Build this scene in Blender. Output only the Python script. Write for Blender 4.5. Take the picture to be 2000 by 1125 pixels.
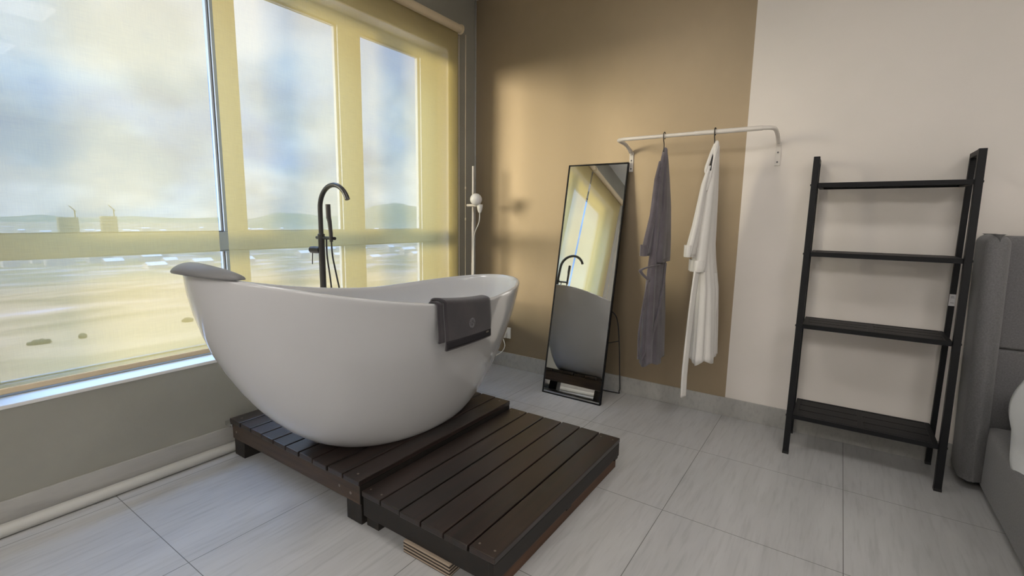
import bpy, bmesh, math, random
from mathutils import Vector, Matrix, noise
random.seed(7)
for o in list(bpy.data.objects): bpy.data.objects.remove(o)
SC = bpy.context.scene
COL = SC.collection
PI = math.pi

# ------------------------------------------------------------------ camera
cam = bpy.data.cameras.new('camera'); co = bpy.data.objects.new('camera', cam); COL.objects.link(co)
cam.sensor_width = 36; cam.sensor_fit = 'HORIZONTAL'; cam.lens = 935.19 * 36 / 2000; cam.clip_end = 20000; cam.clip_start = .02
co.location = (0, 0, 1.17)
co.rotation_euler = (math.radians(81.735), math.radians(-0.8724), math.radians(34.3714))
SC.camera = co
SC.view_settings.view_transform = 'Standard'; SC.view_settings.look = 'None'
SC.view_settings.gamma = 1; SC.view_settings.use_curve_mapping = False
SC.view_settings.exposure = 0.62

# room extents
XW, YB, XR, YF, ZC = -2.44, 3.04, 3.6, -3.2, 2.79

# ------------------------------------------------------------------ world and lights
w = bpy.data.worlds.new('sky'); SC.world = w; w.use_nodes = True
nt = w.node_tree; nt.nodes.clear()
def N(nt, t, **k):
    n = nt.nodes.new(t)
    for a, b in k.items():
        if hasattr(n, a): setattr(n, a, b)
    return n
out = N(nt, 'ShaderNodeOutputWorld'); bg = N(nt, 'ShaderNodeBackground'); bg.inputs[1].default_value = 0.76
tc = N(nt, 'ShaderNodeTexCoord'); sep = N(nt, 'ShaderNodeSeparateXYZ')
nt.links.new(tc.outputs['Generated'], sep.inputs[0])
# clouds sit on a flat layer overhead: direction.xy / (z + c)
addz = N(nt, 'ShaderNodeMath', operation='ADD'); addz.inputs[1].default_value = 0.50
nt.links.new(sep.outputs[2], addz.inputs[0])
mx = N(nt, 'ShaderNodeMath', operation='MAXIMUM'); mx.inputs[1].default_value = 0.05; nt.links.new(addz.outputs[0], mx.inputs[0])
dx = N(nt, 'ShaderNodeMath', operation='DIVIDE'); nt.links.new(sep.outputs[0], dx.inputs[0]); nt.links.new(mx.outputs[0], dx.inputs[1])
dy = N(nt, 'ShaderNodeMath', operation='DIVIDE'); nt.links.new(sep.outputs[1], dy.inputs[0]); nt.links.new(mx.outputs[0], dy.inputs[1])
cmb = N(nt, 'ShaderNodeCombineXYZ'); nt.links.new(dx.outputs[0], cmb.inputs[0]); nt.links.new(dy.outputs[0], cmb.inputs[1])
cmb.inputs[2].default_value = 3.7
n1 = N(nt, 'ShaderNodeTexNoise'); n1.inputs['Scale'].default_value = 2.3; n1.inputs['Detail'].default_value = 9; n1.inputs['Roughness'].default_value = .55; n1.inputs['Distortion'].default_value = .25
nt.links.new(cmb.outputs[0], n1.inputs['Vector'])
r1 = N(nt, 'ShaderNodeValToRGB'); r1.color_ramp.elements[0].position = .36; r1.color_ramp.elements[0].color = (.30, .56, 1.22, 1)
r1.color_ramp.elements[1].position = .58; r1.color_ramp.elements[1].color = (.90, 1.08, 1.46, 1)
e = r1.color_ramp.elements.new(.47); e.color = (.52, .80, 1.34, 1)
nt.links.new(n1.outputs[0], r1.inputs[0])
n2 = N(nt, 'ShaderNodeTexNoise'); n2.inputs['Scale'].default_value = 3.4; n2.inputs['Detail'].default_value = 6
nt.links.new(cmb.outputs[0], n2.inputs['Vector'])
r2 = N(nt, 'ShaderNodeValToRGB'); r2.color_ramp.elements[0].position = .40; r2.color_ramp.elements[0].color = (.60, .62, .67, 1)
r2.color_ramp.elements[1].position = .60; r2.color_ramp.elements[1].color = (1, 1, 1, 1)
nt.links.new(n2.outputs[0], r2.inputs[0])
mm = N(nt, 'ShaderNodeMix', data_type='RGBA', blend_type='MULTIPLY'); mm.inputs[0].default_value = 1
nt.links.new(r1.outputs[0], mm.inputs[6]); nt.links.new(r2.outputs[0], mm.inputs[7])
zr = N(nt, 'ShaderNodeMapRange'); zr.interpolation_type = 'SMOOTHSTEP'     # the cloud deck is brightest overhead
zr.inputs[1].default_value = .50; zr.inputs[2].default_value = .80; zr.inputs[3].default_value = 1.0; zr.inputs[4].default_value = 9.5
nt.links.new(sep.outputs[2], zr.inputs[0])
vm = N(nt, 'ShaderNodeVectorMath', operation='SCALE'); nt.links.new(mm.outputs[2], vm.inputs[0]); nt.links.new(zr.outputs[0], vm.inputs['Scale'])
nt.links.new(vm.outputs[0], bg.inputs[0]); nt.links.new(bg.outputs[0], out.inputs[0])

sun = bpy.data.lights.new('sun', 'SUN'); so = bpy.data.objects.new('sun', sun); COL.objects.link(so)
sun.angle = math.radians(22); sun.energy = 5.5; sun.color = (1, .86, .66)
sd = Vector((1, 1.30, -0.05)).normalized()          # low sun behind thin cloud, shining in through the blinds
so.rotation_euler = sd.to_track_quat('-Z', 'Y').to_euler(); so.location = (-20, -20, 3)
FILL_GLOW = 8.0                                        # brightness of the added fill panels

# ------------------------------------------------------------------ materials
def mat(name, col, rough=.6, metal=0, spec=.5, coat=0, bump=None, var=None, **kw):
    m = bpy.data.materials.new(name); m.use_nodes = True; t = m.node_tree; b = t.nodes['Principled BSDF']
    b.inputs['Base Color'].default_value = (*col, 1); b.inputs['Roughness'].default_value = rough
    b.inputs['Metallic'].default_value = metal; b.inputs['Specular IOR Level'].default_value = spec
    b.inputs['Coat Weight'].default_value = coat
    tc = t.nodes.new('ShaderNodeTexCoord')
    def ns(scale, det=4, rgh=.5):
        mp = t.nodes.new('ShaderNodeMapping'); n = t.nodes.new('ShaderNodeTexNoise')
        if isinstance(scale, tuple): mp.inputs['Scale'].default_value = scale; n.inputs['Scale'].default_value = 1
        else: n.inputs['Scale'].default_value = scale
        n.inputs['Detail'].default_value = det; n.inputs['Roughness'].default_value = rgh
        t.links.new(tc.outputs['Object'], mp.inputs[0]); t.links.new(mp.outputs[0], n.inputs['Vector']); return n
    if var:                                         # (scale, other colour, lo, hi)
        n = ns(var[0], 5, .6); r = t.nodes.new('ShaderNodeValToRGB')
        r.color_ramp.elements[0].position = var[2]; r.color_ramp.elements[1].position = var[3]
        r.color_ramp.elements[0].color = (*col, 1); r.color_ramp.elements[1].color = (*var[1], 1)
        t.links.new(n.outputs[0], r.inputs[0]); t.links.new(r.outputs[0], b.inputs['Base Color'])
    if bump:                                        # (scale, strength, distance)
        n = ns(bump[0], 5, .6); bp = t.nodes.new('ShaderNodeBump'); bp.inputs['Strength'].default_value = bump[1]; bp.inputs['Distance'].default_value = bump[2]
        t.links.new(n.outputs[0], bp.inputs['Height']); t.links.new(bp.outputs[0], b.inputs['Normal'])
    for k, v in kw.items(): b.inputs[k].default_value = v
    return m
M = {}
M['white_wall'] = mat('white_wall', (.80, .75, .70), .55, bump=(60, .12, .002), var=(1.3, (.76, .72, .67), .4, .7))
M['taupe'] = mat('taupe', (.345, .275, .185), .48, metal=.60, spec=.5, bump=(45, .12, .002), var=((1.2, 1.2, .9), (.385, .305, .205), .42, .62))    # pearly metallic wall paint
M['grey_wall'] = mat('grey_wall', (.29, .285, .25), .42, bump=((6, 40, 40), .3, .003), var=(2.2, (.32, .315, .275), .42, .62))
M['reveal'] = mat('reveal', (.75, .75, .73), .5)
M['ceiling'] = mat('ceiling', (.8, .8, .79), .8)
M['acrylic'] = mat('acrylic', (.585, .59, .60), .10, spec=.5, coat=.4)
M['headrest'] = mat('headrest', (.19, .19, .195), .45, bump=(120, .1, .001))
M['black_metal'] = mat('black_metal', (.022, .021, .022), .35, metal=.0, spec=.6)
M['shelf_black'] = mat('shelf_black', (.006, .0065, .008), .5, spec=.25, bump=(90, .12, .001))
M['chrome'] = mat('chrome', (.6, .6, .6), .25, metal=1)
M['white_metal'] = mat('white_metal', (.72, .68, .63), .35)
M['white_plastic'] = mat('white_plastic', (.78, .78, .76), .35)
M['globe'] = mat('globe', (.82, .81, .80), .3, **{'Subsurface Weight': .0})
M['pipe'] = mat('pipe', (.50, .50, .47), .4)
M['mirror'] = mat('mirror', (.86, .87, .86), .015, metal=1)
M['towel'] = mat('towel', (.045, .040, .046), .95, spec=.15, bump=(420, .8, .002), var=(9, (.060, .052, .058), .4, .6), **{'Sheen Weight': .35})
M['towel_band'] = mat('towel_band', (.030, .028, .032), .85, spec=.2, bump=((30, 600, 600), .6, .001))
M['thread'] = mat('thread', (.19, .185, .20), .8)
M['robe_dark'] = mat('robe_dark', (.115, .102, .115), .95, spec=.15, bump=(300, .5, .0015), var=(7, (.15, .135, .155), .4, .62), **{'Sheen Weight': .4})
M['robe_white'] = mat('robe_white', (.80, .78, .74), .95, spec=.15, bump=(260, .45, .0015), **{'Sheen Weight': .2})
M['hanger'] = mat('hanger', (.01, .01, .01), .45)
M['frame_alu'] = mat('frame_alu', (.34, .42, .55), .45, spec=.5)
M['gasket'] = mat('gasket', (.05, .05, .05), .7)
M['blind_case'] = mat('blind_case', (.66, .55, .38), .55)
M['bead'] = mat('bead', (.70, .60, .46), .5)
M['grey_fabric'] = mat('grey_fabric', (.15, .148, .152), .95, spec=.15, bump=(380, .8, .002), var=(160, (.21, .207, .212), .35, .7), **{'Sheen Weight': .3})
M['duvet'] = mat('duvet', (.80, .82, .84), .9, spec=.2, bump=(14, .5, .01))
M['sticker'] = mat('sticker', (.62, .61, .62), .6)
M['print'] = mat('print', (.12, .12, .13), .7)
M['screw'] = mat('screw', (.30, .26, .23), .4, metal=.8)
M['panel'] = None

def wood(name, c1, c2, rough=.35, axis='y', coat=0.0):
    m = bpy.data.materials.new(name); m.use_nodes = True; t = m.node_tree; b = t.nodes['Principled BSDF']
    tc = t.nodes.new('ShaderNodeTexCoord'); mp = t.nodes.new('ShaderNodeMapping')
    oi = t.nodes.new('ShaderNodeObjectInfo')
    mp.inputs['Scale'].default_value = (38, 2.2, 38) if axis == 'y' else (2.2, 38, 38)
    va = t.nodes.new('ShaderNodeVectorMath'); va.operation = 'ADD'
    sc = t.nodes.new('ShaderNodeMath'); sc.operation = 'MULTIPLY'; sc.inputs[1].default_value = 7.0
    t.links.new(oi.outputs['Random'], sc.inputs[0]); t.links.new(tc.outputs['Object'], va.inputs[0]); t.links.new(sc.outputs[0], va.inputs[1])
    t.links.new(va.outputs[0], mp.inputs[0])
    n = t.nodes.new('ShaderNodeTexNoise'); n.inputs['Scale'].default_value = 1; n.inputs['Detail'].default_value = 7; n.inputs['Distortion'].default_value = .6
    t.links.new(mp.outputs[0], n.inputs['Vector'])
    r = t.nodes.new('ShaderNodeValToRGB'); r.color_ramp.elements[0].position = .34; r.color_ramp.elements[1].position = .68
    r.color_ramp.elements[0].color = (*c1, 1); r.color_ramp.elements[1].color = (*c2, 1)
    t.links.new(n.outputs[0], r.inputs[0])
    hs = t.nodes.new('ShaderNodeHueSaturation'); mr = t.nodes.new('ShaderNodeMapRange'); mr.inputs[3].default_value = .8; mr.inputs[4].default_value = 1.3
    t.links.new(oi.outputs['Random'], mr.inputs[0]); t.links.new(mr.outputs[0], hs.inputs['Value']); t.links.new(r.outputs[0], hs.inputs['Color'])
    t.links.new(hs.outputs[0], b.inputs['Base Color'])
    rr = t.nodes.new('ShaderNodeMapRange'); rr.inputs[3].default_value = rough - .06; rr.inputs[4].default_value = rough + .14
    t.links.new(n.outputs[0], rr.inputs[0]); t.links.new(rr.outputs[0], b.inputs['Roughness'])
    b.inputs['Coat Weight'].default_value = coat; b.inputs['Coat Roughness'].default_value = .30
    bp = t.nodes.new('ShaderNodeBump'); bp.inputs['Strength'].default_value = .25; bp.inputs['Distance'].default_value = .002
    t.links.new(n.outputs[0], bp.inputs['Height']); t.links.new(bp.outputs[0], b.inputs['Normal'])
    return m
M['wood'] = wood('stained_wood', (.009, .006, .005), (.032, .017, .013), .42, coat=.5)
M['wood_side'] = wood('stained_wood_side', (.028, .019, .014), (.085, .056, .038), .5, axis='x')
M['wood_dark'] = wood('stained_wood_dark', (.008, .007, .006), (.020, .015, .012), .5)
M['wood_brown'] = wood('bare_brown_wood', (.06, .028, .015), (.15, .07, .035), .55)

def plywood():
    m = bpy.data.materials.new('plywood_edge'); m.use_nodes = True; t = m.node_tree; b = t.nodes['Principled BSDF']
    tc = t.nodes.new('ShaderNodeTexCoord'); wv = t.nodes.new('ShaderNodeTexWave'); wv.bands_direction = 'Z'
    wv.inputs['Scale'].default_value = 26; wv.inputs['Distortion'].default_value = .6; wv.inputs['Detail'].default_value = 2
    r = t.nodes.new('ShaderNodeValToRGB'); r.color_ramp.elements[0].position = .42; r.color_ramp.elements[1].position = .58
    r.color_ramp.elements[0].color = (.03, .02, .015, 1); r.color_ramp.elements[1].color = (.42, .34, .26, 1)
    t.links.new(tc.outputs['Object'], wv.inputs['Vector']); t.links.new(wv.outputs[0], r.inputs[0]); t.links.new(r.outputs[0], b.inputs['Base Color'])
    b.inputs['Roughness'].default_value = .7
    return m
M['plywood'] = plywood()

def floor_mat(name, tiles=True, base=(.50, .50, .50), alt=(.43, .43, .43), sx=3, sy=12):
    m = bpy.data.materials.new(name); m.use_nodes = True; t = m.node_tree; b = t.nodes['Principled BSDF']; L = t.links.new
    tc = t.nodes.new('ShaderNodeTexCoord'); mp = t.nodes.new('ShaderNodeMapping'); mp.inputs['Rotation'].default_value = (0, 0, math.radians(-12))
    mp.inputs['Scale'].default_value = (9, 1.6, 9)
    L(tc.outputs['Object'], mp.inputs[0])
    n = t.nodes.new('ShaderNodeTexNoise'); n.inputs['Scale'].default_value = 1; n.inputs['Detail'].default_value = 8; n.inputs['Roughness'].default_value = .62; n.inputs['Distortion'].default_value = .8
    L(mp.outputs[0], n.inputs['Vector'])
    r = t.nodes.new('ShaderNodeValToRGB'); r.color_ramp.elements[0].position = .32; r.color_ramp.elements[1].position = .66
    r.color_ramp.elements[0].color = (*alt, 1); r.color_ramp.elements[1].color = (*base, 1)
    L(n.outputs[0], r.inputs[0])
    fine = t.nodes.new('ShaderNodeTexNoise'); fine.inputs['Scale'].default_value = 1; fine.inputs['Detail'].default_value = 6
    mp2 = t.nodes.new('ShaderNodeMapping'); mp2.inputs['Scale'].default_value = (60, 5, 30); mp2.inputs['Rotation'].default_value = (0, 0, math.radians(-16)); L(tc.outputs['Object'], mp2.inputs[0]); L(mp2.outputs[0], fine.inputs['Vector'])
    r3 = t.nodes.new('ShaderNodeValToRGB'); r3.color_ramp.elements[0].position = .33; r3.color_ramp.elements[0].color = (.88, .88, .88, 1); r3.color_ramp.elements[1].position = .5
    L(fine.outputs[0], r3.inputs[0])
    mul = t.nodes.new('ShaderNodeMix'); mul.data_type = 'RGBA'; mul.blend_type = 'MULTIPLY'; mul.inputs[0].default_value = 1
    L(r.outputs[0], mul.inputs[6]); L(r3.outputs[0], mul.inputs[7])
    src = mul.outputs[2]
    if tiles:
        sp = t.nodes.new('ShaderNodeSeparateXYZ'); L(tc.outputs['Object'], sp.inputs[0])
        masks = []
        for ax, off, pitch in ((0, -1.720, .611), (1, .606, .6215)):
            a = t.nodes.new('ShaderNodeMath'); a.operation = 'SUBTRACT'; a.inputs[1].default_value = off - 20 * pitch; L(sp.outputs[ax], a.inputs[0])
            f = t.nodes.new('ShaderNodeMath'); f.operation = 'MODULO'; f.inputs[1].default_value = pitch; L(a.outputs[0], f.inputs[0])
            s = t.nodes.new('ShaderNodeMath'); s.operation = 'SUBTRACT'; s.inputs[1].default_value = pitch / 2; L(f.outputs[0], s.inputs[0])
            ab = t.nodes.new('ShaderNodeMath'); ab.operation = 'ABSOLUTE'; L(s.outputs[0], ab.inputs[0])
            g = t.nodes.new('ShaderNodeMath'); g.operation = 'GREATER_THAN'; g.inputs[1].default_value = pitch / 2 - .0013; L(ab.outputs[0], g.inputs[0]); masks.append(g)
        mxm = t.nodes.new('ShaderNodeMath'); mxm.operation = 'MAXIMUM'; L(masks[0].outputs[0], mxm.inputs[0]); L(masks[1].outputs[0], mxm.inputs[1])
        mg = t.nodes.new('ShaderNodeMix'); mg.data_type = 'RGBA'; L(mxm.outputs[0], mg.inputs[0]); L(src, mg.inputs[6]); mg.inputs[7].default_value = (.13, .125, .12, 1)
        src = mg.outputs[2]
    L(src, b.inputs['Base Color']); b.inputs['Roughness'].default_value = .36
    bp = t.nodes.new('ShaderNodeBump'); bp.inputs['Strength'].default_value = .08; bp.inputs['Distance'].default_value = .003
    L(n.outputs[0], bp.inputs['Height']); L(bp.outputs[0], b.inputs['Normal'])
    return m
M['floor'] = floor_mat('floor_tile')
M['skirting'] = floor_mat('skirting_tile', False, (.42, .415, .39), (.36, .355, .34))

def blind_mat():
    """open-weave sunscreen fabric: part see-through, part glowing through"""
    m = bpy.data.materials.new('blind_fabric'); m.use_nodes = True; t = m.node_tree; t.nodes.clear(); L = t.links.new
    o = t.nodes.new('ShaderNodeOutputMaterial'); tr = t.nodes.new('ShaderNodeBsdfTransparent'); tl = t.nodes.new('ShaderNodeBsdfTranslucent'); df = t.nodes.new('ShaderNodeBsdfDiffuse')
    tr.inputs[0].default_value = (.98, .93, .90, 1)
    tl.inputs[0].default_value = (.88, .69, .25, 1); df.inputs[0].default_value = (.80, .70, .39, 1)
    m1 = t.nodes.new('ShaderNodeMixShader'); m1.inputs[0].default_value = .40; L(tl.outputs[0], m1.inputs[1]); L(df.outputs[0], m1.inputs[2])
    tc = t.nodes.new('ShaderNodeTexCoord')
    def weave(scale):
        mp = t.nodes.new('ShaderNodeMapping'); mp.inputs['Scale'].default_value = scale
        n = t.nodes.new('ShaderNodeTexNoise'); n.inputs['Scale'].default_value = 1; n.inputs['Detail'].default_value = 3
        L(tc.outputs['Object'], mp.inputs[0]); L(mp.outputs[0], n.inputs['Vector']); return n
    a = weave((1, 420, 14)); b = weave((1, 14, 420))
    ad = t.nodes.new('ShaderNodeMath'); ad.operation = 'ADD'; L(a.outputs[0], ad.inputs[0]); L(b.outputs[0], ad.inputs[1])
    mr = t.nodes.new('ShaderNodeMapRange'); mr.inputs[1].default_value = .7; mr.inputs[2].default_value = 1.3; mr.inputs[3].default_value = .92; mr.inputs[4].default_value = 1.04
    L(ad.outputs[0], mr.inputs[0])
    # woven threads close up when looked at from the side
    ge = t.nodes.new('ShaderNodeNewGeometry'); dt = t.nodes.new('ShaderNodeVectorMath'); dt.operation = 'DOT_PRODUCT'
    L(ge.outputs['Incoming'], dt.inputs[0]); L(ge.outputs['Normal'], dt.inputs[1])
    ab = t.nodes.new('ShaderNodeMath'); ab.operation = 'ABSOLUTE'; L(dt.outputs['Value'], ab.inputs[0])
    op = t.nodes.new('ShaderNodeMapRange'); op.inputs[1].default_value = .30; op.inputs[2].default_value = .85; op.inputs[3].default_value = .22; op.inputs[4].default_value = .50
    L(ab.outputs[0], op.inputs[0])
    mu = t.nodes.new('ShaderNodeMath'); mu.operation = 'MULTIPLY'; L(mr.outputs[0], mu.inputs[0]); L(op.outputs[0], mu.inputs[1])
    m2 = t.nodes.new('ShaderNodeMixShader'); L(mu.outputs[0], m2.inputs[0]); L(m1.outputs[0], m2.inputs[1]); L(tr.outputs[0], m2.inputs[2])
    L(m2.outputs[0], o.inputs[0]); return m
M['blind'] = blind_mat()
def glass_mat():
    m = bpy.data.materials.new('window_glass'); m.use_nodes = True; t = m.node_tree; t.nodes.clear(); L = t.links.new
    o = t.nodes.new('ShaderNodeOutputMaterial'); tr = t.nodes.new('ShaderNodeBsdfTransparent'); gl = t.nodes.new('ShaderNodeBsdfGlossy')
    tr.inputs[0].default_value = (.93, .97, .98, 1); gl.inputs['Roughness'].default_value = .02
    mx = t.nodes.new('ShaderNodeMixShader'); mx.inputs[0].default_value = .02; L(tr.outputs[0], mx.inputs[1]); L(gl.outputs[0], mx.inputs[2]); L(mx.outputs[0], o.inputs[0]); return m
M['glass'] = glass_mat()
def emis(name, col, s):
    m = bpy.data.materials.new(name); m.use_nodes = True; b = m.node_tree.nodes['Principled BSDF']
    b.inputs['Base Color'].default_value = (.8, .8, .8, 1); b.inputs['Emission Color'].default_value = (*col, 1); b.inputs['Emission Strength'].default_value = s; return m
M['fill_glow'] = emis('fill_glow', (1, .95, .90), FILL_GLOW)  # emission of the added fill panels

# ------------------------------------------------------------------ mesh helpers
def wloc(o):
    v = Vector((0, 0, 0))
    while o: v += o.location; o = o.parent
    return v
class MB:
    def __init__(s): s.v = []; s.f = []; s.mi = []; s.mats = []
    def add(s, vs, fs):
        k = len(s.v); s.v += [Vector(v) for v in vs]; s.f += [tuple(i + k for i in f) for f in fs]; return s
    def box(s, x0, x1, y0, y1, z0, z1):
        v = [(x, y, z) for x in (x0, x1) for y in (y0, y1) for z in (z0, z1)]
        return s.add(v, [(0, 1, 3, 2), (4, 6, 7, 5), (0, 4, 5, 1), (2, 3, 7, 6), (0, 2, 6, 4), (1, 5, 7, 3)])
    def bar(s, p, q, w, h, up=(0, 0, 1)):
        p, q = Vector(p), Vector(q); d = (q - p).normalized(); a = d.cross(Vector(up)).normalized(); b = a.cross(d)
        v = [c + a * (i * w / 2) + b * (j * h / 2) for c in (p, q) for i, j in ((-1, -1), (1, -1), (1, 1), (-1, 1))]
        return s.add(v, [(0, 1, 2, 3), (7, 6, 5, 4), (0, 4, 5, 1), (1, 5, 6, 2), (2, 6, 7, 3), (3, 7, 4, 0)])
    def loft(s, loops, cap=True, close=True):
        n = len(loops[0]); k = len(s.v)
        vs = [v for l in loops for v in l]; fs = []
        for i in range(len(loops) - 1):
            for j in range(n if close else n - 1):
                a, b = i * n + j, i * n + (j + 1) % n; fs.append((a, b, b + n, a + n))
        if cap: fs.append(tuple(range(n))[::-1]); fs.append(tuple(range((len(loops) - 1) * n, len(loops) * n)))
        return s.add(vs, fs)
    def tube(s, path, r, n=12, cap=True):
        P = [Vector(p) for p in path]; R = r if isinstance(r, (list, tuple)) else [r] * len(P); loops = []
        t0 = (P[1] - P[0]).normalized(); a = t0.cross(Vector((0, 0, 1)))
        if a.length < .1: a = t0.cross(Vector((1, 0, 0)))
        a.normalize()
        for i, p in enumerate(P):
            t = ((P[min(i + 1, len(P) - 1)] - P[i]).normalized() + (P[i] - P[max(i - 1, 0)]).normalized()).normalized() if 0 < i < len(P) - 1 else (P[min(i + 1, len(P) - 1)] - P[max(i - 1, 0)]).normalized()
            a = (a - t * a.dot(t)).normalized(); b = t.cross(a)
            loops.append([p + (a * math.cos(2 * PI * k / n) + b * math.sin(2 * PI * k / n)) * R[i] for k in range(n)])
        return s.loft(loops, cap)
    def lathe(s, prof, c=(0, 0, 0), n=28, axis='z'):
        loops = []
        for r, h in prof:
            l = []
            for k in range(n):
                a = 2 * PI * k / n; x, y = r * math.cos(a), r * math.sin(a)
                l.append(Vector(c) + (Vector((x, y, h)) if axis == 'z' else Vector((h, x, y)) if axis == 'x' else Vector((y, h, x))))
            loops.append(l)
        return s.loft(loops)
    def grid(s, fn, nu, nv, thick=0):
        """open sheet fn(u,v) -> point; thick gives it a real back side"""
        A = [[Vector(fn(i / nu, j / nv)) for j in range(nv + 1)] for i in range(nu + 1)]
        k = len(s.v); W = nv + 1
        s.v += [p for r in A for p in r]
        s.f += [(k + i * W + j, k + (i + 1) * W + j, k + (i + 1) * W + j + 1, k + i * W + j + 1) for i in range(nu) for j in range(nv)]
        return s
    def build(s, name, m, parent=None, bevel=0, smooth=False, sub=0, solid=0, seg=2):
        off = wloc(parent) if parent else Vector((0, 0, 0))
        me = bpy.data.meshes.new(name); me.from_pydata([v - off for v in s.v], [], s.f); me.update()
        bm = bmesh.new(); bm.from_mesh(me); bmesh.ops.remove_doubles(bm, verts=bm.verts, dist=1e-6); bmesh.ops.recalc_face_normals(bm, faces=bm.faces); bm.to_mesh(me); bm.free()
        o = bpy.data.objects.new(name, me); COL.objects.link(o); o.parent = parent
        me.materials.append(m)
        if solid: md = o.modifiers.new('solid', 'SOLIDIFY'); md.thickness = solid; md.offset = 0
        if bevel: md = o.modifiers.new('bevel', 'BEVEL'); md.width = bevel; md.segments = seg; md.limit_method = 'ANGLE'; md.angle_limit = math.radians(40)
        if sub: md = o.modifiers.new('sub', 'SUBSURF'); md.levels = sub; md.render_levels = sub
        if smooth or sub:
            for p in me.polygons: p.use_smooth = True
            if smooth == 'angle':
                bm = bmesh.new(); bm.from_mesh(me)
                for e_ in bm.edges:
                    if len(e_.link_faces) == 2 and e_.calc_face_angle(0) > .7: e_.smooth = False
                bm.to_mesh(me); bm.free()
        return o
def tag(o, label=None, cat=None, group=None, kind=None):
    if label: o['label'] = label
    if cat: o['category'] = cat
    if group: o['group'] = group
    if kind: o['kind'] = kind
    return o
def thing(name, loc, label, cat, group=None):
    o = bpy.data.objects.new(name, None); COL.objects.link(o); o.location = loc; o.empty_display_size = .1
    return tag(o, label, cat, group)
def struct(o, label=None):
    o['kind'] = 'structure'
    if label: o['label'] = label
    return o
def bez(pts, n=16):
    """smooth Catmull-Rom through pts"""
    P = [Vector(p) for p in pts]; P = [2 * P[0] - P[1]] + P + [2 * P[-1] - P[-2]]; o = []
    for i in range(1, len(P) - 2):
        for k in range(n):
            t = k / n; a, b, c, d = P[i - 1:i + 3]
            o.append(.5 * ((2 * b) + (c - a) * t + (2 * a - 5 * b + 4 * c - d) * t * t + (3 * b - a - 3 * c + d) * t ** 3))
    return o + [P[-2]]
def lerp(tab, x):
    if x <= tab[0][0]: return tab[0][1]
    for (a, b), (c, d) in zip(tab, tab[1:]):
        if x <= c: return b + (d - b) * (x - a) / (c - a)
    return tab[-1][1]

# ------------------------------------------------------------------ room shell
struct(MB().box(XW - .2, XR + .1, YF - .1, YB + .2, -.12, 0).build('floor', M['floor']))
struct(MB().box(XW - .2, XR + .1, YF - .1, YB + .2, ZC, ZC + .15).build('ceiling', M['ceiling']))
PX = -.49                                             # where the taupe paint stops
struct(MB().box(XW - .2, PX, YB, YB + .2, 0, ZC).build('wall_back', M['taupe']), 'taupe painted back wall')
struct(MB().box(PX, XR + .1, YB, YB + .2, 0, ZC).build('wall_back_white', M['white_wall']), 'white painted part of the back wall')
struct(MB().box(XR, XR + .1, YF - .1, YB, 0, ZC).build('wall_right', M['white_wall']))
struct(MB().box(XW - .2, XR, YF - .1, YF, 0, ZC).build('wall_front', M['white_wall']))
OY0, OY1, OZ0, OZ1 = .255, 2.735, .462, 2.36          # window beside the bathtub
b = MB().box(XW - .2, XW, YF, YB, 0, OZ0).box(XW - .2, XW, YF, YB, OZ1, ZC).box(XW - .2, XW, OY1, YB, OZ0, OZ1).box(XW - .2, XW, YF, OY0, OZ0, OZ1)
struct(b.build('wall_left', M['grey_wall']), 'grey wall around the window')
struct(MB().box(XW - .2, XW + .004, OY0, OY1, OZ0 - .004, OZ0 + .012).build('trim_1', M['reveal'], bevel=.003), 'white window sill')
b = MB().box(XW - .19, XW - .001, OY1 - .008, OY1, OZ0 + .012, OZ1 - .008).box(XW - .19, XW - .001, OY0, OY0 + .008, OZ0 + .012, OZ1 - .008).box(XW - .19, XW - .001, OY0, OY1, OZ1 - .008, OZ1)
struct(b.build('trim_2', M['reveal']), 'white window reveal')
# skirtings
struct(MB().box(XW, XR, YB - .012, YB, 0, .115).build('baseboard_back', M['skirting'], bevel=.002))
struct(MB().box(XW, XW + .012, YF, YB - .012, 0, .119).build('baseboard_left', M['skirting'], bevel=.002))
struct(MB().tube([(XW + .004, YB - .004, .115), (XW + .004, YB - .004, ZC)], .006, 8).build('trim_3', M['skirting'], smooth=True), 'thin pale strip in the room corner')  # narrow upright strip in the corner, skirting colour

# window frames and panes -------------------------------------------------
FX0, FX1 = XW - .17, XW - .11                          # frame depth
ZB, ZL1, ZU0, ZU1 = .520, .988, 1.083, 2.283
def window(name, a0, a1, cols, label, c0=OZ0, c1=OZ1, ZB=ZB, ZU1=ZU1):
    frame = MB()
    def fb(y0, y1, z0, z1): frame.box(FX0, FX1, y0, y1, z0, z1)
    e_ = [a0 + .008] + [v for c in cols for v in c[:2]] + [a1 - .008]
    fb(e_[0], e_[-1], c0 + .012, ZB); fb(e_[0], e_[-1], ZL1, ZU0); fb(e_[0], e_[-1], ZU1, c1 - .008)
    for i in range(0, len(e_), 2): fb(e_[i], e_[i + 1], ZB, ZL1); fb(e_[i], e_[i + 1], ZU0, ZU1)
    wf = struct(frame.build(name, M['frame_alu'], bevel=.003), label)
    for y0, y1 in cols:
        for z0, z1 in ((ZB, ZL1), (ZU0, ZU1)):
            w_ = .004
            s_ = MB().box(FX1 - .03, FX1 - .012, y0, y0 + w_, z0, z1).box(FX1 - .03, FX1 - .012, y1 - w_, y1, z0, z1).box(FX1 - .03, FX1 - .012, y0 + w_, y1 - w_, z0, z0 + w_).box(FX1 - .03, FX1 - .012, y0 + w_, y1 - w_, z1 - w_, z1)
            s_.build('gasket', M['gasket'], wf)
            MB().box(FX0 + .02, FX0 + .026, y0, y1, z0, z1).build('pane', M['glass'], wf)
window('window_1', OY0, OY1, [(.345, 1.182), (1.298, 1.885), (2.047, 2.562)], 'blue-grey aluminium window frame beside the bathtub')

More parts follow.
